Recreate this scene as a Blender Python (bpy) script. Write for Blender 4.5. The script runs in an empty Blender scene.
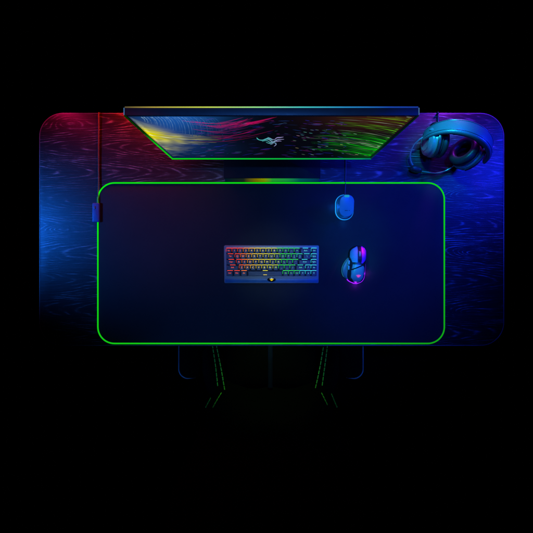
import bpy, bmesh, math, random
from mathutils import Vector, Matrix, Euler
random.seed(7)
S = bpy.context.scene
COL = S.collection
PI = math.pi

# ------------------------------------------------------------------ camera numbers
H, F, NX, NY = 1.22, 351.4, 271.5, 248.0        # camera height over the desk, focal length and foot point (photo pixels)
def P(px, py, z=0.0):
    s = F / (H - z)
    return Vector(((px - NX) / s, (NY - py) / s, z))
def lin(c):
    return tuple((v / 255 / 12.92) if v / 255 <= 0.04045 else ((v / 255 + 0.055) / 1.055) ** 2.4 for v in c)
def lerp(a, b, t): return a + (b - a) * t
def mix3(a, b, t): return tuple(lerp(x, y, t) for x, y in zip(a, b))

# ------------------------------------------------------------------ objects
def thing(name, label, cat, loc=(0, 0, 0), rot=(0, 0, 0), group=None):
    o = bpy.data.objects.new(name, None)
    o.empty_display_size = 0.05
    COL.objects.link(o)
    o.location = loc; o.rotation_euler = rot
    o['label'] = label; o['category'] = cat
    if group: o['group'] = group
    return o
def wmat(o):
    m = Matrix.LocRotScale(o.location, o.rotation_euler, o.scale)
    return (wmat(o.parent) @ m) if o.parent else m

class MB:
    """collects vertices and faces of one mesh"""
    def __init__(s): s.v = []; s.f = []; s.c = []
    def add(s, vs, fs, col=None):
        n = len(s.v)
        s.v += [tuple(v) for v in vs]
        s.f += [tuple(i + n for i in f) for f in fs]
        s.c += [col or (0, 0, 0)] * len(vs) if not (col and isinstance(col[0], (tuple, list))) else list(col)
        return s
    def loft(s, loops, cap0=True, cap1=True, col=None):
        n = len(loops[0]); vs = [v for l in loops for v in l]; fs = []
        for i in range(len(loops) - 1):
            for j in range(n):
                k = (j + 1) % n
                fs.append((i * n + j, i * n + k, (i + 1) * n + k, (i + 1) * n + j))
        if cap0: fs.append(tuple(reversed(range(n))))
        if cap1: fs.append(tuple(range((len(loops) - 1) * n, len(loops) * n)))
        return s.add(vs, fs, col)
    def tube(s, pts, r, seg=10, closed=False, caps=True, col=None, flat=1.0):
        pts = [Vector(p) for p in pts]; n = len(pts)
        rs = r if isinstance(r, (list, tuple)) else [r] * n
        tan = []
        for i in range(n):
            a = pts[(i - 1) % n] if (closed or i > 0) else pts[i]
            b = pts[(i + 1) % n] if (closed or i < n - 1) else pts[i]
            tan.append((b - a).normalized())
        up = Vector((0, 0, 1)) if abs(tan[0].z) < 0.9 else Vector((1, 0, 0))
        nrm = (up - tan[0] * up.dot(tan[0])).normalized()
        loops = []
        for i in range(n):
            nrm = (nrm - tan[i] * nrm.dot(tan[i])).normalized()
            bn = tan[i].cross(nrm)
            loops.append([pts[i] + (nrm * math.cos(2 * PI * j / seg) * flat + bn * math.sin(2 * PI * j / seg)) * rs[i] for j in range(seg)])
        if closed:
            loops.append(loops[0])
            return s.loft(loops, False, False, col)
        return s.loft(loops, caps, caps, col)
    def box(s, x0, x1, y0, y1, z0, z1, b=0.0, col=None):
        return s.rprism(0.5 * (x0 + x1), 0.5 * (y0 + y1), x1 - x0, y1 - y0, max(b, 1e-5), z0, z1, b, 2 if b else 1, 2, col)
    def rprism(s, cx, cy, w, d, r, z0, z1, bev=0.0, seg=6, bs=3, col=None, xf=None, bev0=None):
        """rounded rectangle prism with rounded upper and lower edges"""
        prof = []
        b0 = bev if bev0 is None else bev0
        if b0 > 0:
            for i in range(bs): a = PI / 2 * i / bs; prof.append((b0 * (1 - math.sin(a)), z0 + b0 * (1 - math.cos(a))))
        prof.append((0, z0 + b0))
        prof.append((0, z1 - bev))
        if bev > 0:
            for i in range(1, bs + 1): a = PI / 2 * i / bs; prof.append((bev * (1 - math.cos(a)), z1 - bev + bev * math.sin(a)))
        loops = [[Vector((x, y, z)) for x, y in rrect(cx, cy, w - 2 * i_, d - 2 * i_, max(r - i_, 1e-5), seg)] for i_, z in prof]
        if xf: loops = [[xf(v) for v in l] for l in loops]
        return s.loft(loops, True, True, col)
    def lathe(s, prof, seg=32, M=None, cap0=True, cap1=True, col=None):
        loops = []
        for r, h in prof:
            l = [Vector((r * math.cos(2 * PI * j / seg), r * math.sin(2 * PI * j / seg), h)) for j in range(seg)]
            loops.append([M @ v for v in l] if M else l)
        return s.loft(loops, cap0, cap1, col)
    def build(s, name, m, parent=None, ang=35, world=False, kind=None, flatshade=False):
        me = bpy.data.meshes.new(name)
        vs = s.v
        if world and parent:
            inv = wmat(parent).inverted(); vs = [tuple(inv @ Vector(v)) for v in vs]
        me.from_pydata(vs, [], s.f)
        bm = bmesh.new(); bm.from_mesh(me)
        bmesh.ops.recalc_face_normals(bm, faces=bm.faces)
        bm.to_mesh(me); bm.free()
        if any(c != (0, 0, 0) for c in s.c):
            at = me.color_attributes.new('Col', 'FLOAT_COLOR', 'POINT')
            for i, c in enumerate(s.c): at.data[i].color = (c[0], c[1], c[2], 1)
        if not flatshade:
            me.shade_smooth(); me.set_sharp_from_angle(angle=math.radians(ang))
        me.materials.append(m)
        o = bpy.data.objects.new(name, me)
        COL.objects.link(o)
        if parent: o.parent = parent
        if kind: o['kind'] = kind
        return o

def rrect(cx, cy, w, d, r, seg=6):
    pts = []
    for sx, sy, a0 in ((1, 1, 0), (-1, 1, PI / 2), (-1, -1, PI), (1, -1, 3 * PI / 2)):
        for i in range(seg + 1):
            a = a0 + PI / 2 * i / seg
            pts.append((cx + sx * (w / 2 - r) + r * math.cos(a), cy + sy * (d / 2 - r) + r * math.sin(a)))
    return pts
def smooth(pts, n=8, closed=False):
    pts = [Vector(p) for p in pts]; out = []; N = len(pts)
    rng = range(N if closed else N - 1)
    for i in rng:
        p0 = pts[(i - 1) % N] if (closed or i > 0) else pts[0]
        p1 = pts[i]; p2 = pts[(i + 1) % N]
        p3 = pts[(i + 2) % N] if (closed or i + 2 < N) else pts[-1]
        for k in range(n):
            t = k / n
            out.append(0.5 * ((2 * p1) + (p2 - p0) * t + (2 * p0 - 5 * p1 + 4 * p2 - p3) * t * t + (3 * p1 - p0 - 3 * p2 + p3) * t ** 3))
    if not closed: out.append(pts[-1])
    return out
def table(tab, y):
    """smooth interpolation in a list of (y, a, b, ...) sorted by y"""
    if y <= tab[0][0]: return tab[0][1:]
    for i in range(len(tab) - 1):
        if y <= tab[i + 1][0]:
            p0 = tab[max(i - 1, 0)]; p1 = tab[i]; p2 = tab[i + 1]; p3 = tab[min(i + 2, len(tab) - 1)]
            t = (y - p1[0]) / (p2[0] - p1[0])
            r = []
            for a0, a1, a2, a3, in zip(p0[1:], p1[1:], p2[1:], p3[1:]):
                h = p2[0] - p1[0]
                m1 = (a2 - a0) / max(p2[0] - p0[0], 1e-9) * h; m2 = (a3 - a1) / max(p3[0] - p1[0], 1e-9) * h
                r.append((2 * t ** 3 - 3 * t * t + 1) * a1 + (t ** 3 - 2 * t * t + t) * m1 + (-2 * t ** 3 + 3 * t * t) * a2 + (t ** 3 - t * t) * m2)
            return r
    return tab[-1][1:]

# ------------------------------------------------------------------ materials
class NT:
    def __init__(s, name):
        s.m = bpy.data.materials.new(name); s.m.use_nodes = True
        s.t = s.m.node_tree; s.t.nodes.clear()
        s.out = s.n('ShaderNodeOutputMaterial')
    def n(s, typ, **kw):
        nd = s.t.nodes.new(typ)
        for k, v in kw.items(): setattr(nd, k, v)
        return nd
    def l(s, a, b): s.t.links.new(a, b)
    def set(s, sock, v):
        if hasattr(v, 'is_output') or isinstance(v, bpy.types.NodeSocket): s.l(v, sock)
        else: sock.default_value = v
    def math(s, op, a, b=0.0, c=0.0, clamp=False):
        nd = s.n('ShaderNodeMath', operation=op, use_clamp=clamp)
        s.set(nd.inputs[0], a); s.set(nd.inputs[1], b)
        if op in ('MULTIPLY_ADD', 'SMOOTH_MIN', 'COMPARE'): s.set(nd.inputs[2], c)
        return nd.outputs[0]
    def mixc(s, f, a, b):
        nd = s.n('ShaderNodeMix', data_type='RGBA')
        s.set(nd.inputs[0], f); s.set(nd.inputs[6], a); s.set(nd.inputs[7], b)
        return nd.outputs[2]
    def noise(s, vec, scale, detail=3, rough=0.5, mapscale=None):
        if mapscale:
            mp = s.n('ShaderNodeMapping'); s.l(vec, mp.inputs[0]); mp.inputs[3].default_value = mapscale; vec = mp.outputs[0]
        nd = s.n('ShaderNodeTexNoise'); s.l(vec, nd.inputs['Vector'])
        nd.inputs['Scale'].default_value = scale; nd.inputs['Detail'].default_value = detail; nd.inputs['Roughness'].default_value = rough
        return nd.outputs[0]
    def ramp(s, f, stops):
        nd = s.n('ShaderNodeValToRGB'); s.l(f, nd.inputs[0]); e = nd.color_ramp.elements
        while len(e) > 1: e.remove(e[-1])
        e[0].position = stops[0][0]; e[0].color = (*stops[0][1], 1)
        for p, c in stops[1:]:
            x = e.new(p); x.color = (*c, 1)
        return nd.outputs[0]
    def bsdf(s, base, rough=0.5, metal=0.0, normal=None, coat=0.0, coat_rough=0.1, spec=0.5, sheen=0.0, emit=None, estr=0.0):
        b = s.n('ShaderNodeBsdfPrincipled')
        s.set(b.inputs['Base Color'], (*base, 1) if isinstance(base, tuple) and len(base) == 3 else base)
        s.set(b.inputs['Roughness'], rough); s.set(b.inputs['Metallic'], metal)
        b.inputs['Coat Weight'].default_value = coat; b.inputs['Coat Roughness'].default_value = coat_rough
        b.inputs['Specular IOR Level'].default_value = spec
        b.inputs['Sheen Weight'].default_value = sheen
        if emit: b.inputs['Emission Color'].default_value = (*emit, 1); b.inputs['Emission Strength'].default_value = estr
        if normal is not None: s.l(normal, b.inputs['Normal'])
        s.l(b.outputs[0], s.out.inputs[0])
        return s.m
    def bump(s, h, strength=0.3, dist=0.001):
        b = s.n('ShaderNodeBump'); s.l(h, b.inputs['Height'])
        b.inputs['Strength'].default_value = strength; b.inputs['Distance'].default_value = dist
        return b.outputs[0]
    def obj(s): return s.n('ShaderNodeTexCoord').outputs['Object']

def plastic(name, base, rough=0.45, metal=0.0, grain=900, amt=0.25, var=0.25, spec=0.5, coat=0.0, bump=0.15):
    t = NT(name); v = t.obj()
    big = t.noise(v, 35, 4, 0.6); fine = t.noise(v, grain, 2, 0.5)
    c = t.mixc(big, (*[x * (1 - var) for x in base], 1), (*[min(1, x * (1 + var)) for x in base], 1))
    r = t.math('ADD', rough - amt * 0.5, t.math('MULTIPLY', big, amt))
    return t.bsdf(c, r, metal, t.bump(fine, bump, 0.0004), spec=spec, coat=coat)
def emit(name, col, strength=1.0):
    t = NT(name); e = t.n('ShaderNodeEmission'); e.inputs[0].default_value = (*col, 1); e.inputs[1].default_value = strength
    t.l(e.outputs[0], t.out.inputs[0]); return t.m
def emit_attr(name, strength=1.0):
    t = NT(name); a = t.n('ShaderNodeVertexColor'); a.layer_name = 'Col'
    e = t.n('ShaderNodeEmission'); t.l(a.outputs[0], e.inputs[0]); e.inputs[1].default_value = strength
    t.l(e.outputs[0], t.out.inputs[0]); return t.m

def wood():
    t = NT('stained_oak'); v = t.obj()
    sp = t.n('ShaderNodeSeparateXYZ'); t.l(v, sp.inputs[0]); X, Y = sp.outputs[0], sp.outputs[1]
    w1 = t.noise(v, 1.0, 3, 0.55, (2.2, 7.0, 1.0)); w2 = t.noise(v, 1.0, 3, 0.6, (5.0, 16.0, 1.0))
    yy = t.math('ADD', Y, t.math('MULTIPLY', t.math('SUBTRACT', w1, 0.5), 0.07))
    per = 0.185
    h = t.math('SINE', t.math('MULTIPLY', t.math('SUBTRACT', yy, 0.262), PI / per))
    fld = t.math('MULTIPLY', t.math('MULTIPLY', h, h), 9.5)
    fld = t.math('ADD', fld, t.math('MULTIPLY', X, 15.0))
    fld = t.math('ADD', fld, t.math('MULTIPLY', w2, 1.0))
    fld = t.math('ADD', fld, t.math('MULTIPLY', w1, 2.0))
    for (px, py, ax, ay, A) in ((68, 122, 0.062, 0.017, 4.0), (62, 229, 0.05, 0.013, 3.5), (474, 252, 0.06, 0.014, 3.5), (470, 312, 0.07, 0.018, 4.0), (465, 197, 0.08, 0.02, 3.5)):
        c = P(px, py)
        dx = t.math('DIVIDE', t.math('SUBTRACT', X, c.x), ax); dy = t.math('DIVIDE', t.math('SUBTRACT', yy, c.y + 0.0), ay)
        q = t.math('ADD', t.math('MULTIPLY', dx, dx), t.math('MULTIPLY', dy, dy))
        fld = t.math('ADD', fld, t.math('MULTIPLY', t.math('POWER', 2.718, t.math('MULTIPLY', q, -1.0)), A))
    ring = t.math('ADD', t.math('MULTIPLY', t.math('SINE', t.math('MULTIPLY', fld, 2 * PI)), 0.5), 0.5)
    ring = t.math('POWER', ring, 3.2)
    brk = t.noise(v, 1.0, 4, 0.65, (14.0, 60.0, 1.0))
    brk = t.math('MULTIPLY', t.math('SUBTRACT', brk, 0.38), 3.6, clamp=True)
    ring = t.math('MULTIPLY', ring, brk)
    fib = t.noise(v, 1.0, 4, 0.7, (6.0, 400.0, 1.0))
    fib = t.math('MULTIPLY', t.math('SUBTRACT', fib, 0.42), 3.2, clamp=True)
    fib2 = t.noise(v, 1.0, 2, 0.6, (16.0, 900.0, 1.0))
    patch = t.noise(v, 1.0, 3, 0.5, (3.0, 9.0, 1.0))
    tot = t.math('ADD', t.math('MULTIPLY', ring, 0.70), t.math('MULTIPLY', fib, 0.52))
    tot = t.math('MULTIPLY', tot, t.math('ADD', 0.15, t.math('MULTIPLY', patch, 1.6)), clamp=True)
    c = t.ramp(tot, [(0.0, (0.005, 0.005, 0.0052)), (0.28, (0.016, 0.0155, 0.015)), (0.52, (0.07, 0.068, 0.066)), (0.85, (0.26, 0.255, 0.25))])
    hgt = t.math('ADD', t.math('MULTIPLY', tot, 1.0), t.math('MULTIPLY', fib2, 0.35))
    r = t.math('SUBTRACT', 0.50, t.math('MULTIPLY', tot, 0.16))
    return t.bsdf(c, r, 0.0, t.bump(hgt, 0.35, 0.0008), spec=0.42)

def cloth():
    t = NT('woven_black_cloth'); v = t.obj()
    a = t.n('ShaderNodeTexWave', wave_type='BANDS', bands_direction='X'); t.l(v, a.inputs[0]); a.inputs['Scale'].default_value = 330
    b = t.n('ShaderNodeTexWave', wave_type='BANDS', bands_direction='Y'); t.l(v, b.inputs[0]); b.inputs['Scale'].default_value = 330
    w = t.math('MULTIPLY', a.outputs[1], b.outputs[1])
    big = t.noise(v, 6, 5, 0.6); mid = t.noise(v, 140, 3, 0.6)
    k = t.math('ADD', t.math('MULTIPLY', big, 0.6), t.math('MULTIPLY', mid, 0.4))
    c = t.mixc(k, (0.015, 0.015, 0.016, 1), (0.032, 0.032, 0.033, 1))
    return t.bsdf(c, 0.85, 0.0, t.bump(t.math('ADD', w, t.math('MULTIPLY', mid, 0.8)), 0.35, 0.0006), spec=0.2, sheen=0.0)
def leather(name, base, rough=0.5, spec=0.35):
    t = NT(name); v = t.obj()
    vo = t.n('ShaderNodeTexVoronoi', feature='DISTANCE_TO_EDGE'); t.l(v, vo.inputs['Vector']); vo.inputs['Scale'].default_value = 260
    n = t.noise(v, 8, 4, 0.6)
    c = t.mixc(n, (*[x * 0.7 for x in base], 1), (*[x * 1.3 for x in base], 1))
    return t.bsdf(c, rough, 0, t.bump(vo.outputs[0], 0.4, 0.0008), spec=spec)

M = {}
M['wood'] = wood()
M['cloth'] = cloth()
M['floor'] = plastic('black_floor', (0.0015, 0.0015, 0.0016), 0.95, spec=0.02)
M['black'] = plastic('black_plastic', (0.012, 0.012, 0.014), 0.4)
M['matte'] = plastic('matte_black_plastic', (0.006, 0.006, 0.007), 0.6, spec=0.25)
M['gloss'] = plastic('gloss_black_plastic', (0.01, 0.01, 0.012), 0.2, amt=0.1)
M['shell'] = plastic('monitor_shell', (0.06, 0.06, 0.065), 0.45)
M['slate'] = plastic('slate_metal', (0.26, 0.265, 0.24), 0.5, var=0.15)
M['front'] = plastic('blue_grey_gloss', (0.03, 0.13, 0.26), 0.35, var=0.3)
M['keycap'] = plastic('keycap_plastic', (0.09, 0.10, 0.11), 0.5, var=0.2)
M['grey'] = plastic('grey_soft_plastic', (0.28, 0.29, 0.31), 0.38)
M['dgrey'] = plastic('dark_grey_plastic', (0.11, 0.115, 0.12), 0.36)
M['cable'] = plastic('cable_rubber', (0.05, 0.05, 0.055), 0.45)
M['cableg'] = plastic('braided_cable', (0.16, 0.16, 0.05), 0.5)
M['cushion'] = leather('black_leatherette', (0.03, 0.03, 0.034), 0.5)
M['band'] = leather('grey_band_leather', (0.13, 0.135, 0.145), 0.36, 0.6)
M['seat'] = leather('seat_leather', (0.0007, 0.0007, 0.0008), 0.9, 0.03)
M['stitch'] = plastic('green_thread', (0.14, 0.62, 0.02), 0.8)
M['steel'] = plastic('dark_steel', (0.03, 0.03, 0.033), 0.4, 0.6)
M['rim_highlight'] = plastic('arm_highlight', (0.14, 0.14, 0.15), 0.35)
M['led_green'] = emit('green_light', (0.004, 0.72, 0.006), 1.0)
M['attr'] = emit_attr('coloured_light', 1.0)

# ------------------------------------------------------------------ floor
fb = MB(); fb.add([(-6, -6, -0.73), (6, -6, -0.73), (6, 6, -0.73), (-6, 6, -0.73)], [(0, 1, 2, 3)])
fl = fb.build('floor', M['floor']); fl['kind'] = 'structure'

# ------------------------------------------------------------------ desk
X0, X1 = P(39.5, 0).x, P(504, 0).x
Y1, Y0 = P(0, 113.3).y, P(0, 345.4).y
desk = thing('desk', 'dark wooden desk with rounded corners carrying all the equipment', 'desk', (0, 0, -0.73))
dcx, dcy = (X0 + X1) / 2, (Y0 + Y1) / 2
MB().rprism(dcx, dcy, X1 - X0, Y1 - Y0, 0.080, 0.702, 0.73, 0.004, 14, 4).build('desktop', M['wood'], desk)
M['edge'] = plastic('desk_edge_highlight', (0.17, 0.17, 0.175), 0.35)  # paler tube added round the desktop to imitate its lit rim
b = MB(); b.tube([Vector((x, y, 0.7275)) for x, y in rrect(dcx, dcy, X1 - X0 + 0.0004, Y1 - Y0 + 0.0004, 0.0802, 14)], 0.0019, 8, closed=True)
b.build('edge_highlight', M['edge'], desk)
for sx in (-1, 1):
    b = MB(); b.box(dcx + sx * 0.55 - 0.04, dcx + sx * 0.55 + 0.04, dcy - 0.03, dcy + 0.03, 0.03, 0.66, 0.004)
    b.box(dcx + sx * 0.55 - 0.035, dcx + sx * 0.55 + 0.035, dcy - 0.33, dcy + 0.33, 0, 0.03, 0.006)
    b.box(dcx + sx * 0.55 - 0.035, dcx + sx * 0.55 + 0.035, dcy - 0.3, dcy + 0.3, 0.66, 0.701, 0.006)
    b.build('leg', M['steel'], desk)
b = MB(); b.box(dcx - 0.5, dcx + 0.5, dcy - 0.02, dcy + 0.02, 0.6, 0.64, 0.004); b.build('crossbar', M['steel'], desk)

# ------------------------------------------------------------------ mouse pad
px0, px1 = P(98.6, 0).x, P(443.6, 0).x
py1, py0 = P(0, 183.3).y, P(0, 343.0).y
pcx, pcy, pw, pd = (px0 + px1) / 2, (py0 + py1) / 2, px1 - px0, py1 - py0
pad = thing('mouse_pad', 'large black cloth mouse pad with glowing green edge', 'mouse pad', (pcx, pcy, 0))
MB().rprism(0, 0, pw, pd, 0.056, 0.0005, 0.0040, 0.0012, 12, 2).build('cloth_surface', M['cloth'], pad)
ring = [Vector((x, y, 0.0032)) for x, y in rrect(0, 0, pw + 0.001, pd + 0.001, 0.057, 12)]
ringd = []
for i in range(len(ring)):
    a, c = ring[i], ring[(i + 1) % len(ring)]; n = max(1, int((c - a).length / 0.03))
    ringd += [a.lerp(c, k / n) for k in range(n)]
lb = MB(); cols = []
lb.tube(ringd, 0.0028, 8, closed=True)
gc = []
for v in lb.v:                       # the strip runs a little dimmer along the front and the right side, as its light does
    x, y = v[0] / pw, v[1] / pd
    k = 1.0 - 0.40 * max(0, min(1, (0.5 - y - 0.15) )) - 0.42 * max(0, min(1, x + 0.12))
    if y > 0.45: k = 0.80 - 0.1 * x
    gc.append((0.004 + 0.01 * max(0, -y) * k, 0.86 * k, 0.008))
lb.c = gc
lb.build('light_strip', M['attr'], pad)
cb = P(97.1, 212.8)
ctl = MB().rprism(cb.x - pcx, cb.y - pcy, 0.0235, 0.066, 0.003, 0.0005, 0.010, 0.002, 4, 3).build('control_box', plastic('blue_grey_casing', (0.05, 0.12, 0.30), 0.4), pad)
MB().rprism(cb.x - pcx - 0.003, cb.y - pcy + 0.017, 0.005, 0.010, 0.002, 0.0098, 0.0108, 0.0004, 4, 2).build('button', M['dgrey'], ctl)
cab = smooth([P(98.6, 205) + Vector((0, 0, 0.006)), P(98.8, 200) + Vector((0, 0, 0.006)), P(99, 180) + Vector((0, 0, 0.003)), P(98.9, 150) + Vector((0, 0, 0.003)),
              P(99.1, 125) + Vector((0, 0, 0.003)), P(99, 114.5) + Vector((0, 0, 0.003)), P(99, 112.6) + Vector((0, 0, -0.006)), P(99, 112.4) + Vector((0, 0, -0.06)), P(99.5, 113) + Vector((0, 0.0, -0.3))], 8)
MB().tube(cab, 0.0019, 8).build('cable', M['cableg'], pad, world=True)

# ------------------------------------------------------------------ monitor
mon = thing('monitor', 'thin wide monitor showing colourful light streaks on a dark stand', 'monitor', (0, 0.33, 0))
mx0, mx1 = -0.3005, 0.3005
ZB, ZT, YF = 0.161, 0.505, 0.2700
hb = MB()
prof = [(YF, 0), (YF, 1), (0.2865, 1)]
def upright(b, x0, x1, y0, y1, z0, z1, r, bev):      # rounded slab standing on edge (thickness along y)
    cx, cz = (x0 + x1) / 2, (z0 + z1) / 2
    b.rprism(cx, cz, x1 - x0, z1 - z0, r, -y1, -y0, bev, 5, 2, xf=lambda v: Vector((v.x, -v.z, v.y)))
upright(hb, mx0, mx1, YF, 0.2865, ZB, ZT, 0.003, 0.001)
upright(hb, -0.2, 0.2, 0.2866, 0.315, 0.21, 0.43, 0.02, 0.01)
hous = hb.build('housing', M['shell'], mon, world=True)
# neck and base
nb = MB(); upright(nb, -0.035, 0.035, 0.3155, 0.335, 0.013, 0.36, 0.006, 0.003)
nb.build('stand_neck', M['matte'], mon, world=True)
sb = MB(); bx0, bx1, by0, by1 = -0.1645, 0.168, 0.240, 0.42
sb.rprism((bx0 + bx1) / 2, (by0 + by1) / 2, bx1 - bx0, by1 - by0, 0.004, 0.0005, 0.012, 0.0015, 4, 2)
base = sb.build('stand_base', M['matte'], mon, world=True)
gb = MB(); n = 60  # glowing strip stands in for screen light reflected off the base front
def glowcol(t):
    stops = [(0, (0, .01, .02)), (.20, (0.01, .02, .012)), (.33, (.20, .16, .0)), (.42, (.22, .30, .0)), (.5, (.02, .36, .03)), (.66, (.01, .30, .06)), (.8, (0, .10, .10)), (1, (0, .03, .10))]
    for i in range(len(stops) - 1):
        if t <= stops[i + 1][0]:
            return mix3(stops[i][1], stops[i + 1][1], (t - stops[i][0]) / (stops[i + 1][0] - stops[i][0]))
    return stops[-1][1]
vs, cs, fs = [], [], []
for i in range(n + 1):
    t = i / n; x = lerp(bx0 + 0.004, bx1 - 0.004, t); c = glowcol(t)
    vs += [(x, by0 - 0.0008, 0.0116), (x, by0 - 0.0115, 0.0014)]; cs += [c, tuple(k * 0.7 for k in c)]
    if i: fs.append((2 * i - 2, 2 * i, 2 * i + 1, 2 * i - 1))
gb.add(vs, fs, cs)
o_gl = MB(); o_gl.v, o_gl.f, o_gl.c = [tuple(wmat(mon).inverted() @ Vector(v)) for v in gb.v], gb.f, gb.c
gl = o_gl.build('base_reflection', M['attr'], base)

# picture on the screen: soft colour field and streaks of light
YS = 0.2690
def scr(px, py, off=0.0):
    s = (NY - py) / (YS - off)
    return Vector(((px - NX) / s, YS - off, H - F / s))
def unscr(x, z):
    s = F / (H - z); return NX + x * s, NY - YS * s
def gauss(px, py, cx, cy, sx, sy): return math.exp(-((px - cx) / sx) ** 2 - ((py - cy) / sy) ** 2)
def field(px, py):
    c = [0.0015, 0.002, 0.005]
    def ad(col, k):
        for i in range(3): c[i] += col[i] * k
    ad(lin((24, 88, 160)), 0.8 * gauss(px, py, 180, 113, 40, 13))
    ad(lin((20, 70, 150)), 0.6 * gauss(px, py, 170, 128, 34, 22))
    ad(lin((10, 45, 95)), 0.4 * gauss(px, py, 195, 150, 40, 10))
    yk = min(1, 1.15 * gauss(px + (py - 133) * -0.95, py + (px - 148) * -0.12, 147, 134, 17, 6.5)); c = [v * (1 - yk) for v in c]; ad(lin((205, 195, 8)), 0.8 * yk)
    ad(lin((60, 26, 4)), 0.9 * gauss(px, py, 380, 117, 52, 12))
    ad(lin((10, 120, 8)), 0.3 * gauss(px + (py - 148) * 0.5, py, 374, 150, 20, 9))
    return tuple(c)
nx, nz = 110, 46
vs, fs, cs = [], [], []
sx0, sx1, sz0, sz1 = mx0 + 0.007, mx1 - 0.007, ZB + 0.007, ZT - 0.004
for j in range(nz + 1):
    for i in range(nx + 1):
        x = lerp(sx0, sx1, i / nx); z = lerp(sz0, sz1, j / nz)
        vs.append((x, YS, z)); cs.append(field(*unscr(x, z)))
        if i and j:
            a = j * (nx + 1) + i; fs.append((a - nx - 2, a - nx - 1, a, a - 1))
sc = MB(); sc.add(vs, fs, cs)
st = MB()
def inside(px, py):
    x, _, z = scr(px, py)
    return sx0 + 0.002 < x < sx1 - 0.002 and sz0 + 0.002 < z < sz1 - 0.002
def over(c, f):
    k = max(0.0, 1 - 1.25 * max(c)); return tuple(u + v * k for u, v in zip(c, f))
def streak(pts, w, col, col2=None, taper=True, off=0.0006):
    n = len(pts)
    if n < 2 or not all(inside(*p) for p in pts): return
    vs, fs, cs = [], [], []
    for i, (x, y) in enumerate(pts):
        a = pts[max(i - 1, 0)]; b = pts[min(i + 1, n - 1)]
        tx, ty = b[0] - a[0], b[1] - a[1]; L = math.hypot(tx, ty) or 1
        nx_, ny_ = -ty / L, tx / L
        t = i / (n - 1); ww = w * (0.25 + 0.75 * math.sin(PI * min(1, max(0, t))) if taper else 1) / 2
        o = off + random.random() * 0.0002
        vs += [scr(x + nx_ * ww, y + ny_ * ww, o), scr(x - nx_ * ww, y - ny_ * ww, o)]
        c = mix3(col, col2 or col, t); c = over(c, field(x, y)) if off < 0.001 else c; cs += [c, c]
        if i: fs.append((2 * i - 2, 2 * i, 2 * i + 1, 2 * i - 1))
    st.add(vs, fs, cs)
def dashes(curve, t0, t1, ln, gap, w, colf, jitter=0.3, steps=5):
    t = t0 + random.random() * gap
    while t < t1:
        l = ln * (1 + jitter * random.uniform(-1, 1)); e = min(t + l, t1)
        pts = [curve(t + (e - t) * k / steps) for k in range(steps + 1)]
        streak(pts, w * random.uniform(0.7, 1.2), colf(t), colf(e))
        t = e + gap * random.uniform(0.5, 1.5)
R = random.uniform
Yl, Bl = lin((250, 240, 20)), lin((30, 100, 190))
# left fan: fine rays that start along the left edge and sweep to the right
def ray(cv, t0, t1, w, colf, n=22):
    pts = [cv(lerp(t0, t1, i / n)) for i in range(n + 1)]
    run = []
    for i, p in enumerate(pts):                    # keep only the bright runs of the ray
        c = colf(lerp(t0, t1, i / n))
        if max(c) > 0.012 and inside(*p): run.append((p, c))
        else:
            if len(run) > 1: ribbon(run, w)
            run = []
    if len(run) > 1: ribbon(run, w)
def ribbon(run, w, off=0.0006):
    vs, fs, cs = [], [], []; n = len(run); o = off + random.random() * 0.0003
    for i, ((x, y), c) in enumerate(run):
        a = run[max(i - 1, 0)][0]; b = run[min(i + 1, n - 1)][0]
        tx, ty = b[0] - a[0], b[1] - a[1]; L = math.hypot(tx, ty) or 1
        nx_, ny_ = -ty / L, tx / L; ww = w / 2 * (0.3 if i in (0, n - 1) else 1)
        vs += [scr(x + nx_ * ww, y + ny_ * ww, o), scr(x - nx_ * ww, y - ny_ * ww, o)]; c = over(c, field(x, y)); cs += [c, c]
        if i: fs.append((2 * i - 2, 2 * i, 2 * i + 1, 2 * i - 1))
    st.add(vs, fs, cs)
for k in range(80):
    q = (k + R(-.3, .3)) / 79; q = min(1, max(0, q))
    sx, sy = lerp(129.5, 168, q), lerp(116.8, 156.5, q)
    ex, ey = lerp(268, 236, q) + R(-8, 8), lerp(128, 158, q) + R(-.6, .6)
    sag = lerp(9.0, -1.0, q ** 0.7)
    cv = lambda t, sx=sx, sy=sy, ex=ex, ey=ey, sag=sag: (lerp(sx, ex, t), lerp(sy, ey, t) + sag * math.sin(PI * t ** 0.8) * (1 - 0.3 * t))
    hot = math.exp(-((q - 0.42) / 0.19) ** 2); hot2 = 0.55 * math.exp(-((q - 0.78) / 0.07) ** 2)
    ph, fr = R(0, 6), R(10, 26); L_ = R(0.36, 0.70) * (0.6 + 0.6 * hot)
    wh = R(0, 1) < 0.22
    a = mix3(lin((175, 205, 215)), Yl, min(1, 1.5 * (hot + hot2)))
    if wh: a = lin((235, 240, 200))
    br = (0.14 + 0.95 * hot + hot2) * R(0.4, 1.1)
    def cf(t, a=a, br=br, ph=ph, fr=fr, L_=L_):
        f_ = max(0, 1 - t / L_) ** 0.9 * br
        m_ = 1 if t < 0.06 else 0.62 + 0.38 * math.sin(fr * t * 2 + ph)
        return tuple(v * max(0, f_ * m_) for v in a)
    ray(cv, 0.004, 0.7, R(0.28, 0.6), cf, 70)
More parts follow.
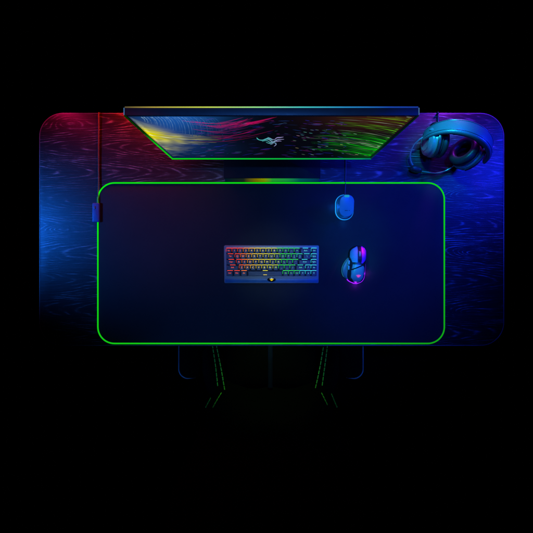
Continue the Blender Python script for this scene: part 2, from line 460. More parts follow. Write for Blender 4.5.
# comb: pale curved teeth that cross the upper rays
for k in range(26):
    x0 = 137 + k * 3.1 + R(-.7, .7)
    top = 116.0 + 0.03 * (x0 - 137); dep = lerp(6.0, 19, min(1, k / 15))
    cv = lambda t, x0=x0, top=top, dep=dep: (x0 + 17 * t - 8.5 * t * t, top + dep * t ** 1.5)
    cl = mix3(lin((160, 200, 215)), lin((60, 120, 185)), k / 25)
    ph = R(0, 6)
    ray(cv, 0.0, 1.0, 0.75, lambda t, cl=cl, k=k, ph=ph: tuple(v * max(0, (1 - t * 0.75) * (0.80 - 0.024 * k) * (0.7 + 0.3 * math.sin(ph * 3)) * (0.75 + 0.25 * math.sin(t * 22 + ph))) for v in cl), 30)
# magenta swoops: thin arcs that dip and rise again
for k in range(46):
    main = k < 20
    dy = R(-1.5, 4.5) if main else R(4, 20)
    x0 = R(172, 200); x1 = R(250, 282)
    cv = lambda t, x0=x0, x1=x1, dy=dy: (lerp(x0, x1, t), 117.6 + dy + 10.5 * math.sin(PI * (0.08 + 0.80 * t)) * (1 - 0.2 * t) - 6.0 * t - 0.12 * dy * t)
    mg = mix3(lin((235, 10, 95)), lin((110, 15, 150)), R(0, 1) if not main else R(0, .55))
    k_ = R(0.35, 1.0) if main else R(0.12, 0.5)
    a = R(0.0, 0.55); e = min(1, a + R(0.3, 0.75)); ph = R(0, 6)
    ray(cv, a, e, R(0.3, 0.55), lambda t, mg=mg, k_=k_, a=a, e=e, ph=ph: tuple(v * k_ * max(0, math.sin(PI * (t - a) / (e - a))) * (0.85 + 0.15 * math.sin(20 * t + ph)) for v in mg), 26)
# blue and violet dashes over the dark middle
for k in range(190):
    x = R(190, 350); y = R(120, 156.5)
    if abs(x - 271) < 19 and abs(y - 140) < 5: continue
    l = R(2, 12); cl = random.choice([lin((40, 40, 190)), lin((90, 40, 170)), lin((30, 70, 150)), lin((120, 30, 120)), lin((70, 110, 160))])
    s_ = R(-0.22, 0.05) if x < 280 else R(-0.02, 0.25)
    b_ = R(0.08, 0.6)
    streak([(x + l * i / 3, y + s_ * l * i / 3) for i in range(4)], R(0.3, 0.55), tuple(v * b_ for v in cl))
# green fan on the right: arcs that bend down towards the right edge
for k in range(78):
    q = (k + R(-.4, .4)) / 77; q = min(1, max(0, q))
    ex, ey = lerp(416, 372.5, q), lerp(117.0, 157.2, q)
    sx, sy = lerp(322, 296, q) + R(-10, 14), lerp(113.0, 150, q ** 1.3) + R(-.5, .5)
    cv = lambda t, sx=sx, sy=sy, ex=ex, ey=ey: (lerp(sx, ex, t), lerp(sy, ey, t ** 2.4))
    hot = math.exp(-((q - 0.84) / 0.20) ** 2)
    gcol = mix3(lin((150, 190, 30)), lin((20, 225, 20)), min(1, q * 1.6))
    if random.random() < 0.20: gcol = lin((200, 225, 190))
    br = (0.04 + 0.95 * hot) * R(0.4, 1.1) ** 2
    if q < 0.70 and random.random() < 0.36: br = R(0.3, 0.9)
    ph, fr = R(0, 6), R(12, 30)
    def cg(t, br=br, gcol=gcol, ph=ph, fr=fr, q=q):
        f_ = br * max(0.0, (t - 0.12) / 0.88) ** 1.1
        m_ = 0.58 + 0.42 * math.sin(fr * t + ph) if t < 0.93 else 0.95
        return tuple(v * max(0, f_ * m_) for v in gcol)
    ray(cv, 0.12, 0.992, R(0.28, 0.6), cg, 70)
for k in range(40):
    x = R(290, 366); y = R(128, 156)
    cl = random.choice([lin((120, 190, 170)), lin((200, 215, 180)), lin((60, 150, 90))])
    streak([(x + 1.2 * i, y + 0.2 * i) for i in range(4)], 0.45, tuple(v * R(.15, .55) for v in cl))
sc.add(st.v, st.f, st.c)
screen = sc.build('screen', M['attr'], mon, world=True, flatshade=True)
# emblem in the middle of the screen: three intertwined strands
em = MB(); st_keep = st; st = em
C1, C2, C3 = lin((70, 175, 170)), lin((145, 135, 190)), lin((85, 165, 180))
def strand(pts, w, a, b): streak([(p.x, p.y) for p in smooth([(x, y, 0) for x, y in pts], 6)], w, a, b, True, 0.0012)
strand([(256.8, 138.6), (259, 139.8), (262.5, 140.2), (265.5, 139.2), (268, 138.3), (270.5, 139.0), (272.5, 140.6)], 1.05, C1, C3)
strand([(264.5, 140.2), (267, 139.2), (269.6, 139.8), (271.5, 141.4), (274, 142), (277, 140.6)], 0.9, C1, C2)
strand([(266, 142.2), (269, 143.2), (272, 142.6), (275, 141), (278.5, 139.6), (284, 139.3)], 1.0, C1, C2)
strand([(274.8, 139.4), (277, 137.8), (280, 137.5), (283.5, 137.0)], 0.9, C2, C2)
strand([(273, 142.6), (275.5, 143.2), (276, 144.6), (274, 146.4)], 0.85, C3, C2)
strand([(262, 141.4), (266, 140.6), (269, 141.6), (272, 143.6)], 0.6, C1, C3)
strand([(267.5, 137.2), (270, 138.2), (273, 139.6), (276, 139.2)], 0.6, C3, C2)
strand([(276, 141.8), (279, 141), (281.5, 141.2)], 0.6, C2, C2)
strand([(270, 144.4), (272, 144.0), (273.6, 143.0)], 0.5, C3, C2)
strand([(256.6, 137.6), (257.4, 138.6), (259, 139.6)], 0.8, C1, C1)
eo = MB(); eo.v = [tuple(wmat(mon).inverted() @ Vector(v)) for v in em.v]; eo.f = em.f; eo.c = em.c
eo.build('emblem', M['attr'], screen)
# light lines round the frame
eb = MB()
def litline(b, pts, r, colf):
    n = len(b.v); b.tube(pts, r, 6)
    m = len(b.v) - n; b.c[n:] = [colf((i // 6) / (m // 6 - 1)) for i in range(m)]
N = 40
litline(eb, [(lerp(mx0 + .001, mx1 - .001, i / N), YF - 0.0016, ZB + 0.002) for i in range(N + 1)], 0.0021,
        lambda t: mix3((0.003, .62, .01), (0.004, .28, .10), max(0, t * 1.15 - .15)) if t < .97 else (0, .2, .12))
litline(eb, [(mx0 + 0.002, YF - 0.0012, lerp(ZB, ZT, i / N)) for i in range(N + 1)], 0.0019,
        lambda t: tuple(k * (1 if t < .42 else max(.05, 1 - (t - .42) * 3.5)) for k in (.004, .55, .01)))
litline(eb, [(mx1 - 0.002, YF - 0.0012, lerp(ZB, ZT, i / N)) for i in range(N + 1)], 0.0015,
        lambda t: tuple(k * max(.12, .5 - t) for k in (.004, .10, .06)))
eb.build('frame_light', M['attr'], mon, world=True)
tb = MB()  # glowing tubes stand in for light reflected along the top edges
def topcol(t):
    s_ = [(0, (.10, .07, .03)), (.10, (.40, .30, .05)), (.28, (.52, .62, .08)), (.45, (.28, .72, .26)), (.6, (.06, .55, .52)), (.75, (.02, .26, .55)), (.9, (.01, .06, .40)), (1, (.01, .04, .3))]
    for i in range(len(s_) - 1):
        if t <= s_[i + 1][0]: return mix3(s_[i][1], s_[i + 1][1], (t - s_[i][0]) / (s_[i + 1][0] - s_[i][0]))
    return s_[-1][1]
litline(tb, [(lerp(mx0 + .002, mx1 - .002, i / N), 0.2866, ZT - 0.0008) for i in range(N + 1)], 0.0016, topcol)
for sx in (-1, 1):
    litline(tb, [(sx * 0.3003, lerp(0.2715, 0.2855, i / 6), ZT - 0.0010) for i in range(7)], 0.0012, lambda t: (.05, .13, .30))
tb.build('rear_edge_reflection', M['attr'], mon, world=True)

# ------------------------------------------------------------------ text
def text_mesh(txt, size, name):
    cu = bpy.data.curves.new(name, 'FONT'); cu.body = txt; cu.size = size; cu.align_x = 'CENTER'; cu.align_y = 'CENTER'
    cu.extrude = 0.00012; cu.resolution_u = 2
    o = bpy.data.objects.new(name, cu); COL.objects.link(o)
    me = bpy.data.meshes.new_from_object(o.evaluated_get(bpy.context.evaluated_depsgraph_get()))
    bpy.data.objects.remove(o); bpy.data.curves.remove(cu)
    me.name = name
    return me

# ------------------------------------------------------------------ keyboard
KW, KD = 0.321, 0.129
kb = thing('keyboard', 'compact black keyboard with rainbow backlit keys on the mouse pad', 'keyboard', (0, -0.054, 0.0045), (math.radians(5.5), 0, 0))
kb.location.z = 0.0045 + 0.0058
MB().rprism(0, 0, KW, KD, 0.004, 0.000, 0.0185, 0.0015, 4, 2).build('case', M['slate'], kb)
# recessed-looking dark deck under the keys and glossy front strip
UX, UY = 0.01905, 0.01905
kx0, ky0 = -8 * UX, KD / 2 - 0.0085
MB().rprism(0, ky0 - 2.5 * UY, 16 * UX + 0.001, 5 * UY + 0.001, 0.0015, 0.0180, 0.0190, 0.0002, 3, 1).build('deck', M['matte'], kb)
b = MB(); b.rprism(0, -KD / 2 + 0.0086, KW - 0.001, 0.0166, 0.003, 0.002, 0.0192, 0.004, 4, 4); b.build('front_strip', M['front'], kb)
for sx in (-1, 1):
    b = MB(); b.box(sx * 0.13 - 0.012, sx * 0.13 + 0.012, 0.038, 0.05, -0.0108, 0.001, 0.001); b.build('foot', M['black'], kb)
    b = MB(); b.box(sx * 0.13 - 0.012, sx * 0.13 + 0.012, -0.06, -0.052, -0.0006, 0.001, 0.0003); b.build('foot', M['black'], kb)
def kcol(u):
    s_ = [(0, (.85, .03, .004)), (2.4, (.85, .035, .004)), (3.6, (.85, .22, .01)), (5, (.78, .5, .02)), (7.6, (.62, .66, .03)), (8.8, (.50, .6, .03)), (9.6, (.02, .62, .06)), (12.6, (.01, .55, .10)), (13.4, (.02, .52, .62)), (16, (.03, .55, .72))]
    for i in range(len(s_) - 1):
        if u <= s_[i + 1][0]: return mix3(s_[i][1], s_[i + 1][1], (u - s_[i][0]) / (s_[i + 1][0] - s_[i][0]))
    return s_[-1][1]
rows = [
    [('Esc', 1)] + [(c, 1) for c in '1234567890-='] + [('Back', 2), ('Del', 1)],
    [('Tab', 1.5)] + [(c, 1) for c in 'QWERTYUIOP[]'] + [('\\', 1.5), ('PgUp', 1)],
    [('Caps', 1.75)] + [(c, 1) for c in "ASDFGHJKL;'"] + [('Enter', 2.25), ('PgDn', 1)],
    [('Shift', 2.25)] + [(c, 1) for c in 'ZXCVBNM,./'] + [('Shift', 1.75), ('^', 1), ('Ins', 1)],
    [('Ctrl', 1.25), ('Win', 1.25), ('Alt', 1.25), ('', 6.25), ('Alt', 1), ('Fn', 1), ('Ctrl', 1), ('<', 1), ('v', 1), ('>', 1)],
]
lmats = {}
def lmat(u):
    k = round(u * 2) / 2
    if k not in lmats: lmats[k] = emit('legend_light', tuple(0.85 * v + 0.06 for v in kcol(k)), 1.35)
    return lmats[k]
bl = MB(); capcache = {}; txtcache = {}
for ri, row in enumerate(rows):
    u = 0.0
    for txt, w in row:
        cx = kx0 + (u + w / 2) * UX; cy = ky0 - (ri + 0.5) * UY; uc = u + w / 2
        if w not in capcache:
            b = MB(); loops = []
            W = w * UX - 0.0011; D = UY - 0.0011
            for (ins, dy, z) in ((0, 0, 0.0), (0, 0, 0.0012), (0.0016, -0.0003, 0.0045), (0.0027, -0.0006, 0.0078), (0.0031, -0.0006, 0.0086), (0.0038, -0.0006, 0.0088)):
                loops.append([Vector((x, y, z)) for x, y in rrect(0, dy, W - 2 * ins, D - 2 * ins * 0.85, 0.0018, 3)])
            inner = [Vector((v.x * 0.6, v.y * 0.6, 0.0084)) for v in loops[-1]]
            loops.append(inner)
            b.loft(loops, True, True)
            o = b.build('key', M['keycap'], kb); capcache[w] = o
        else:
            o = capcache[w].copy(); COL.objects.link(o); o.parent = kb
        o.location = (cx, cy, 0.0218)
        if txt == '': o['label'] = 'long space bar'
        c = kcol(uc)
        if txt:
            if txt not in txtcache: txtcache[txt] = text_mesh(txt, 0.0088 if len(txt) == 1 else 0.0058, 'legend')
            me = txtcache[txt].copy(); me.materials.clear(); me.materials.append(lmat(uc))
            l = bpy.data.objects.new('key_legend', me); COL.objects.link(l); l.parent = o
            l.location = (0, 0.0022, 0.00885)
        else:
            b = MB(); b.box(-0.006, 0.006, -0.0045, -0.0028, 0.0086, 0.0089); b.build('key_legend', lmat(6.2), o)
        # the lamp of the switch shines out at the far side of the cap
        if w == 6.25:
            xs = [(cx - 0.008, cx + 0.008)]
        else:
            hw = min(w * UX / 2 - 0.0008, 0.0092); xs = [(cx - hw, cx + hw)]
        for a_, b_ in xs:
            bl.box(a_, b_, cy + UY / 2 - 0.0034, cy + UY / 2 + 0.0002, 0.0192, 0.0217, 0.0, col=tuple(v * 2.6 + 0.05 for v in c))
        if w == 1:
            bl.box(cx - UX / 2 - 0.0003, cx - UX / 2 + 0.0009, cy - 0.002, cy + UY / 2 - 0.0032, 0.0192, 0.0217, 0.0, col=tuple(v * 1.6 for v in c))
        u += w
bl.build('backlight', M['attr'], kb)
b = MB(); b.lathe([(0.0148, 0.0), (0.0145, 0.0007), (0.013, 0.0012)], 28, Matrix.Translation((0.0, -KD / 2 + 0.0125, 0.0190)) @ Matrix.Diagonal((1, 0.52, 1, 1)))
bd = b.build('badge', M['gloss'], kb)
def emblem(name, mat_, parent, c, s, z, rz=0):
    b = MB()
    for pts in ([(-1, .35), (-.55, .15), (-.2, .45), (.2, .15), (.15, -.4)], [(1, .5), (.6, .2), (.25, .5), (-.15, .2), (-.1, -.5)], [(-.55, -.15), (-.15, -.45), (.3, -.3), (.6, -.1)]):
        q = smooth([Vector((x, y, 0)) for x, y in pts], 5)
        q = [Vector((c[0] + s * (p.x * math.cos(rz) - p.y * math.sin(rz)), c[1] + s * (p.x * math.sin(rz) + p.y * math.cos(rz)), z(c[0] + s * p.x, c[1] + s * p.y) if callable(z) else z)) for p in q]
        b.tube(q, s * 0.2, 6)
    return b.build(name, mat_, parent)
emblem('emblem', emit('yellow_light', (.75, .55, .01), 1.0), bd, (0.0005, -KD / 2 + 0.0125), 0.0062, 0.0204)

# ------------------------------------------------------------------ mouse
ms_c = P(354.6, 264.5, 0.012)
ms = thing('mouse', 'black gaming mouse with magenta reflection on right button and violet underglow', 'mouse', (ms_c.x + 0.006, ms_c.y, 0.0042), (0, 0, math.radians(-4)))
mtab = [(-.0640, -.004, .006, .010), (-.0615, -.014, .015, .018), (-.055, -.0245, .0235, .0275), (-.045, -.0295, .0285, .035), (-.030, -.0305, .0305, .0402), (-.012, -.0290, .0302, .0420),
        (.005, -.0280, .0300, .0405), (.022, -.0285, .0312, .0360), (.040, -.0285, .0318, .0290), (.052, -.0240, .0295, .0230), (.060, -.0150, .0250, .0175), (.0645, -.006, .0165, .0120)]
def msurf(x, y):
    l, r, h = table(mtab, y); c = (l + r) / 2; hw = (r - l) / 2
    u = min(0.97, abs((x - c) / hw)); return h * (1 - u ** 3.0) ** 0.5
b = MB(); loops = []
for i in range(41):
    y = lerp(-.0640, .0645, i / 40); l, r, h = table(mtab, y); c = (l + r) / 2; hw = (r - l) / 2
    lp = []
    for k in range(29):
        a = PI * k / 28; u = math.cos(a)
        ux = math.copysign(abs(u) ** 0.75, u)
        lp.append(Vector((c + hw * ux, y, 0.001 + h * max(0, 1 - min(1, abs(ux)) ** 3.0) ** 0.5 * 0.999)))
    loops.append(lp)
b.loft(loops)
b.build('shell', M['black'], ms, ang=50)
def mpatch(name, mat_, xl, xr, y0, y1, off, thick=0.003, parent=ms, nu=10, nv=16, col=None):
    b = MB(); top = []; bot = []
    for j in range(nv + 1):
        t = j / nv; y = lerp(y0, y1, t); a, c = xl(t), xr(t)
        for i in range(nu + 1):
            x = lerp(a, c, i / nu); z = msurf(x, y) + off
            top.append((x, y, z)); bot.append((x, y, z - thick))
    n = len(top); fs = []
    W = nu + 1
    for j in range(nv):
        for i in range(nu):
            q = (j * W + i, j * W + i + 1, (j + 1) * W + i + 1, (j + 1) * W + i)
            fs.append(q); fs.append(tuple(v + n for v in reversed(q)))
    edge = [i for i in range(nu)] + [j * W + nu for j in range(nv)] + [nv * W + i for i in range(nu, 0, -1)] + [j * W for j in range(nv, 0, -1)]
    for a, c in zip(edge, edge[1:] + edge[:1]): fs.append((a, a + n, c + n, c))
    b.add(top + bot, fs)
    return b.build(name, mat_, parent, ang=40)
def pl(*pts):
    return lambda t: table([p for p in pts], t)[0]
def pll(*pts):
    def f(t):
        for a, c in zip(pts, pts[1:]):
            if t <= c[0]: return lerp(a[1], c[1], (t - a[0]) / (c[0] - a[0]))
        return pts[-1][1]
    return f
M['btn_l'] = plastic('blue_grey_button', (0.20, 0.30, 0.45), 0.3, var=0.2)
M['btn_r'] = plastic('magenta_reflection', (0.85, 0.02, 0.50), 0.4, var=0.1)  # magenta light reflected by the button is put into its base colour
mpatch('left_button', M['btn_l'], pll((0, -.020), (.3, -.0265), (.62, -.0262), (.8, -.021), (1, -.0045)), pll((0, -.0045), (1, -.0030)), .008, .0625, 0.0016)['label'] = 'blue grey left button'
mpatch('right_button', M['btn_r'], pll((0, .0085), (.25, .0105), (1, .0098)), pll((0, .0125), (.28, .0305), (.75, .0300), (1, .0175)), .006, .0640, 0.0016)['label'] = 'right button with painted magenta reflection'
mpatch('channel', M['gloss'], pll((0, -.002), (1, -.0025)), pll((0, .0075), (1, .0088)), .004, .061, 0.0004)
def wheel(y, r, w):
    b = MB(); prof = []
    Mx = Matrix.Translation((0.0030, y, msurf(0.003, y) - 0.004)) @ Matrix.Rotation(PI / 2, 4, 'Y')
    b.lathe([(r - 0.002, -w / 2), (r, -w / 2 + 0.001), (r, w / 2 - 0.001), (r - 0.002, w / 2)], 28, Mx)
    return b.build('scroll_wheel', M['grey'], ms)
sw = wheel(0.036, 0.0105, 0.0065)
for y in (0.0535, 0.014):
    mpatch('small_button', M['matte'], lambda t: -0.0008, lambda t: 0.0068, y - 0.005, y + 0.005, 0.0022)
# palm cover, seam, side buttons, thumb rest
mpatch('palm_cover', M['grey'], pll((0, -.009), (.25, -.0205), (.6, -.0215), (1, -.0185)), pll((0, .010), (.25, .0195), (.55, .0215), (.82, .0215), (1, .0140)), -.0585, .0005, 0.0012, nv=20)
b = MB(); q = [Vector((lerp(-.0215, .0160, t), lerp(-.0175, .0015, t), 0)) for t in [i / 12 for i in range(13)]]
q = [Vector((p.x, p.y, msurf(p.x, p.y) + 0.0022)) for p in q]
b.tube(q, 0.0021, 8, flat=0.5); b.build('accent_bar', M['matte'], ms)
for (y0, y1) in ((-.002, .013), (-.0195, -.0045)):
    b = MB(); b.rprism(-.0290, (y0 + y1) / 2, .006, y1 - y0, .0028, .020, .0268, .002, 4, 2); b.build('side_button', M['grey'], ms)
b = MB(); loops = []
out = smooth([(-.0255, .024, 0), (-.0335, .017, 0), (-.0425, .003, 0), (-.0485, -.014, 0), (-.0480, -.031, 0), (-.0410, -.045, 0), (-.030, -.053, 0)], 6)
inn = [Vector((-.022, lerp(.022, -.050, i / (len(out) - 1)), 0)) for i in range(len(out))]
top, bot = [], []
for o_, i_ in zip(out, inn):
    for k, zz in ((0, .0015), (.0, .0075), (.18, .0105), (.5, .0098), (1, .0135)):
        p = o_.lerp(i_, k); top.append((p.x, p.y, zz))
fs = []; m5 = 5
for j in range(len(out) - 1):
    for k in range(4): fs.append((j * m5 + k, (j + 1) * m5 + k, (j + 1) * m5 + k + 1, j * m5 + k + 1))
b.add(top, fs); b.build('thumb_rest', M['dgrey'], ms, ang=60)
M['cy_line'] = emit('cyan_light', (0.015, 0.20, 0.34), 1.0)
b = MB(); b.tube([Vector((p.x, p.y, 0.0088)) for p in out[4:-6]], 0.0007, 6); b.build('thumb_light', M['cy_line'], ms)
# underglow ring round the tail
ug = []
for i in range(61):
    y = lerp(-.0625, .004, i / 60); l, r, h = table(mtab, y); ug.append((y, l, r))
ring_u = [Vector((r_ + 0.0012, y, 0.0022)) for y, l, r_ in reversed(ug)] + [Vector((.007, -.0655, .0022)), Vector((-.004, -.0655, .0022))] + [Vector((min(l, -.03 if y > -.045 else l) - 0.001, y, 0.0022)) for y, l, r_ in ug if y < -0.045]
b = MB(); litline(b, ring_u, 0.0017, lambda t: mix3((.12, .01, 1.0), (.6, .02, 2.2), min(1, t * 1.6)) if t < .7 else (.55, .02, 2.2))
b.build('underglow_strip', M['attr'], ms)
emblem('emblem', emit('magenta_light', (.62, .06, .62), 1.0), ms, (0.002, -.0375), 0.0068, lambda x, y: msurf(x, y) + 0.0022)
MB().rprism(0.002, -0.002, 0.05, 0.10, 0.02, 0.0, 0.0012, 0.0003, 6, 1).build('base_plate', M['matte'], ms)

# ------------------------------------------------------------------ charging dock
dk_c = P(344.3, 207.6)
dk = thing('charging_dock', 'pill shaped blue lit mouse charging dock with a cable', 'charging dock', (dk_c.x - 0.001, dk_c.y, 0.0042))
def pill(cx, cy, w, d, r, n=10): return rrect(cx, cy, w, d, r, n)
b = MB(); b.rprism(0, 0, 0.058, 0.083, 0.0285, 0.0022, 0.0065, 0.001, 12, 2); b.build('base', M['black'], dk)
b = MB(); pts = [Vector((x, y, 0.0018)) for x, y in rrect(0, 0, 0.060, 0.085, 0.0295, 12)]
n0 = len(pts); b.tube(pts, 0.0021, 6, closed=True)
cc = []
for v in b.v:
    a = math.atan2(v[1], v[0]); k = 0.5 + 0.5 * math.cos(a - math.radians(200))
    cc.append(mix3((0.0, 0.05, 0.55), (0.015, 0.38, 1.1), k ** 0.9))
b.c = cc; b.build('light_ring', M['attr'], dk)
b = MB(); loops = []
for (ins, z) in ((0.002, 0.0064), (0.0035, 0.009), (0.0042, 0.024), (0.0042, 0.031), (0.0052, 0.0335), (0.0075, 0.0345)):
    loops.append([Vector((x, y + 0.001, z + (0.22 * (y + 0.03) if z > 0.02 else 0))) for x, y in rrect(0, 0, 0.058 - 2 * ins, 0.081 - 2 * ins, 0.0275 - ins, 12)])
b.loft(loops)
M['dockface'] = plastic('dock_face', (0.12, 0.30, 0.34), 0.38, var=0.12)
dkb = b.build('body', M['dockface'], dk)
b = MB()
for x in (-.0068, -.0034, .0002, .0068): b.lathe([(0.0013, 0), (0.0013, 0.0008), (0.0006, 0.0012)], 12, Matrix.Translation((x + 0.002, -0.0145, 0.0343 + 0.22 * (0.0155))))
b.build('contact_pin', M['matte'], dkb)
b = MB(); b.rprism(-.0010, 0.0325, 0.017, 0.008, 0.0035, 0.0440, 0.0492, 0.0015, 5, 3); b.build('cap_highlight', emit('dock_cyan', (0.01, 0.30, 0.55), 1.0), dkb)  # emissive cap stands in for a cyan glossy highlight on the dock top
for s_, y in ((-1, .012), (-1, -.016)):
    b = MB(); b.box(-.0262, -.0246, y - .0035, y + .0035, .012, .026, .0004); b.build('side_clip', M['grey'], dkb)
c0 = dk_c + Vector((0, 0.041, 0.012))
cab = smooth([c0, c0 + Vector((0.0005, 0.012, -0.004)), P(344.9, 186) + Vector((0, 0, .0065)), P(345.2, 181) + Vector((0, 0, .003)), P(345.5, 165) + Vector((0, 0, .003)), P(345.3, 140) + Vector((0, 0, .003)), P(346, 114.5) + Vector((0, 0, .003)), P(346, 112.6) + Vector((0, 0, -.008)), P(346, 113) + Vector((0, 0, -.25))], 8)
MB().tube(cab, 0.0022, 8).build('cable', M['cable'], dk, world=True)

M['hs_grey'] = plastic('headset_plastic', (0.17, 0.175, 0.19), 0.27, amt=0.15)
M['hs_dark'] = plastic('headset_dark_plastic', (0.03, 0.031, 0.035), 0.3)
M['hs_cushion'] = leather('cushion_leatherette', (0.022, 0.022, 0.026), 0.38)
# ------------------------------------------------------------------ headset
hs = thing('headset', 'grey over-ear headset with microphone standing on the desk corner', 'headset', (0.601, 0.316, 0.0), (math.radians(-20), 0, math.radians(-21)))
A_, B_, ZC = 0.106, 0.094, 0.052
b = MB(); loops = []
nA = 40
for i in range(nA + 1):
    a = PI * (0.02 + 0.96 * i / nA); cx, cz = A_ * math.cos(a), ZC + B_ * math.sin(a)
    nrm = Vector((math.cos(a) / A_, 0, math.sin(a) / B_)).normalized()
    wd = 0.0285 * (0.72 + 0.28 * math.sin(a) ** 0.7); th = 0.0055 + 0.0055 * math.sin(a)
    lp = []
    for k in range(20):
        t = 2 * PI * k / 20
        cu, su = math.cos(t), math.sin(t)
        lp.append(Vector((cx, 0, cz)) + Vector((0, 1, 0)) * wd * math.copysign(abs(cu) ** 0.5, cu) + nrm * th * math.copysign(abs(su) ** 0.6, su))
    loops.append(lp)
b.loft(loops)
hbnd = b.build('headband', M['band'], hs, ang=60)
for sy in (-1, 1):
    pts = []
    for i in range(41):
        a = PI * (0.06 + 0.88 * i / 40); wd = 0.0285 * (0.72 + 0.28 * math.sin(a) ** 0.7); th = 0.0055 + 0.0055 * math.sin(a)
        nrm = Vector((math.cos(a) / A_, 0, math.sin(a) / B_)).normalized()
        pts.append(Vector((A_ * math.cos(a), sy * wd * 0.70, ZC + B_ * math.sin(a))) + nrm * th * 0.90)
    b = MB(); b.tube(pts, 0.0011, 6); b.build('band_seam', M['hs_dark'], hbnd)
# padding under the band
b = MB(); loops = []
for i in range(25):
    a = PI * (0.24 + 0.52 * i / 24); cx, cz = (A_ - 0.015) * math.cos(a), ZC + (B_ - 0.015) * math.sin(a)
    nrm = Vector((math.cos(a) / A_, 0, math.sin(a) / B_)).normalized(); e = math.sin(PI * i / 24) ** 0.4
    loops.append([Vector((cx, 0, cz)) + Vector((0, 1, 0)) * 0.015 * math.cos(2 * PI * k / 14) + nrm * (0.002 + 0.006 * e) * math.sin(2 * PI * k / 14) for k in range(14)])
b.loft(loops); b.build('band_padding', M['hs_cushion'], hbnd, ang=60)
# small slider end on top of the band
b = MB(); b.rprism(0.012, 0.022, 0.020, 0.010, 0.002, ZC + B_ - 0.010, ZC + B_ - 0.002, 0.002, 4, 2); b.build('band_clip', M['hs_dark'], hbnd)
def cup(sx, ang):
    """ear cup: shell, rings, yoke, cushion; the cup's axis runs across the head"""
    Mx = Matrix.Translation((0.045 if sx > 0 else -0.070, -0.006, 0.0545)) @ Matrix.Rotation(math.radians(0 if sx > 0 else 16), 4, 'Z') @ Matrix.Rotation(math.radians(ang), 4, 'Y') @ Matrix.Rotation(sx * PI / 2, 4, 'Y') @ Matrix.Diagonal((1.16, 1.27, 1.25, 1))
    b = MB(); b.lathe([(0.0, -0.004), (0.034, -0.004), (0.041, 0.000), (0.0425, 0.004), (0.042, 0.009), (0.0395, 0.0115), (0.0385, 0.0145), (0.039, 0.017), (0.036, 0.021), (0.028, 0.0245), (0.026, 0.0235), (0.012, 0.0235), (0.0, 0.0240)], 40, Mx, False, False)
    sh = b.build('ear_cup', M['hs_grey'], hs, ang=50)
    b = MB(); b.lathe([(0.0405, -0.0065), (0.0418, -0.006), (0.0418, -0.0042), (0.0405, -0.004)], 40, Mx, True, True); b.build('cushion_frame', M['hs_dark'], sh)
    b = MB(); prof = []
    for k in range(15):
        a = 2 * PI * k / 14; prof.append((0.0315 + 0.0105 * math.cos(a), -0.0155 + 0.0095 * math.sin(a)))
    b.lathe(prof, 40, Mx, False, False)
    b.build('ear_cushion', M['hs_cushion'], sh, ang=80)
    b = MB(); b.lathe([(0.0, -0.0075), (0.024, -0.0075), (0.024, -0.0070), (0.0, -0.0070)], 32, Mx, False, False); b.build('speaker_mesh', M['matte'], sh)
    b = MB(); b.lathe([(0.0248, 0.0235), (0.0265, 0.0240), (0.0265, 0.0252), (0.0248, 0.0255)], 36, Mx, False, False); b.build('accent_ring', M['hs_grey'], sh)
    # yoke
    pts = []
    for k in range(13):
        a = lerp(-0.5 * PI * 0.98, 0.5 * PI * 0.98, k / 12)
        pts.append(Mx @ Vector((-0.0455 * math.cos(a) if True else 0, 0.0465 * math.sin(a), 0.008)))
    return sh, Mx
shl, ML = cup(-1, -4); shr, MR = cup(1, 30)
for sx, Mx in ((-1, ML), (1, MR)):
    pts = []
    for k in range(17):
        a = lerp(-PI / 2, PI / 2, k / 16)
        p = Vector((sx * 0.0, 0, 0))
        loc = Vector((0.0475 * math.cos(a) * (-sx if True else 1), 0.0475 * math.sin(a), 0.006))
        q = Mx @ loc
        if k == 8: top_q = q.copy()
        pts.append(q)
    # keep the half ring that runs over the top of the cup
    if top_q.z < 0.05:
        pts = [Mx @ Vector((-(0.0475 * math.cos(lerp(-PI / 2, PI / 2, k / 16)) * (-sx)), 0.0475 * math.sin(lerp(-PI / 2, PI / 2, k / 16)), 0.006)) for k in range(17)]
    b = MB(); b.tube(pts, 0.0034, 8, flat=1.5); b.build('yoke', M['hs_dark'], hs)
    e = Vector((sx * A_ * 0.985, 0, ZC + 0.030)); tp = pts[8]
    b = MB(); b.tube(smooth([tp, tp.lerp(e, 0.5) + Vector((sx * 0.004, 0, 0.004)), e + Vector((sx * 0.0, 0, 0.01)), Vector((sx * A_ * .93, 0, ZC + .045))], 5), 0.0058, 10, flat=0.6); b.build('slider', M['hs_grey'], hs)
# microphone boom, capsule and thin lead
bm_pts = smooth([P(424, 137, .055), P(419, 140, .05), P(413.5, 146, .036), P(410.4, 154, .024), P(410.8, 161, .018), P(413.5, 166.5, .016)], 8)
b = MB(); b.tube(bm_pts, 0.0026, 10); boom = b.build('microphone_boom', M['hs_grey'], hs, world=True)
mc = P(415.8, 169.2, 0.016)
b = MB(); b.lathe([(0.0, -.0215)] + [(0.0128 * math.sqrt(max(0, 1 - abs(k / 8) ** 2.6)), 0.0215 * k / 8) for k in range(-7, 8)] + [(0.0, .0215)], 24, Matrix.Translation(mc) @ Matrix.Rotation(math.radians(-14), 4, 'Z') @ Matrix.Rotation(PI / 2, 4, 'Y'), False, False)
b.build('microphone', M['hs_cushion'], hs, ang=80, world=True)
bm2 = smooth([P(421.5, 171.4, .014), P(427, 172.2, .010), P(436, 173.2, .006), P(445, 171.0, .008), P(453, 166.5, .02), P(456, 163, .035)], 8)
b = MB(); b.tube(bm2, 0.0024, 10); b.build('microphone_arm', M['hs_grey'], hs, world=True)
hc = smooth([P(446, 128, .05), P(441, 127, .012), P(438.4, 123, .004), P(438.2, 118, .003), P(438, 114.3, .003), P(438, 112.4, -.006), P(438, 112.6, -.2)], 8)
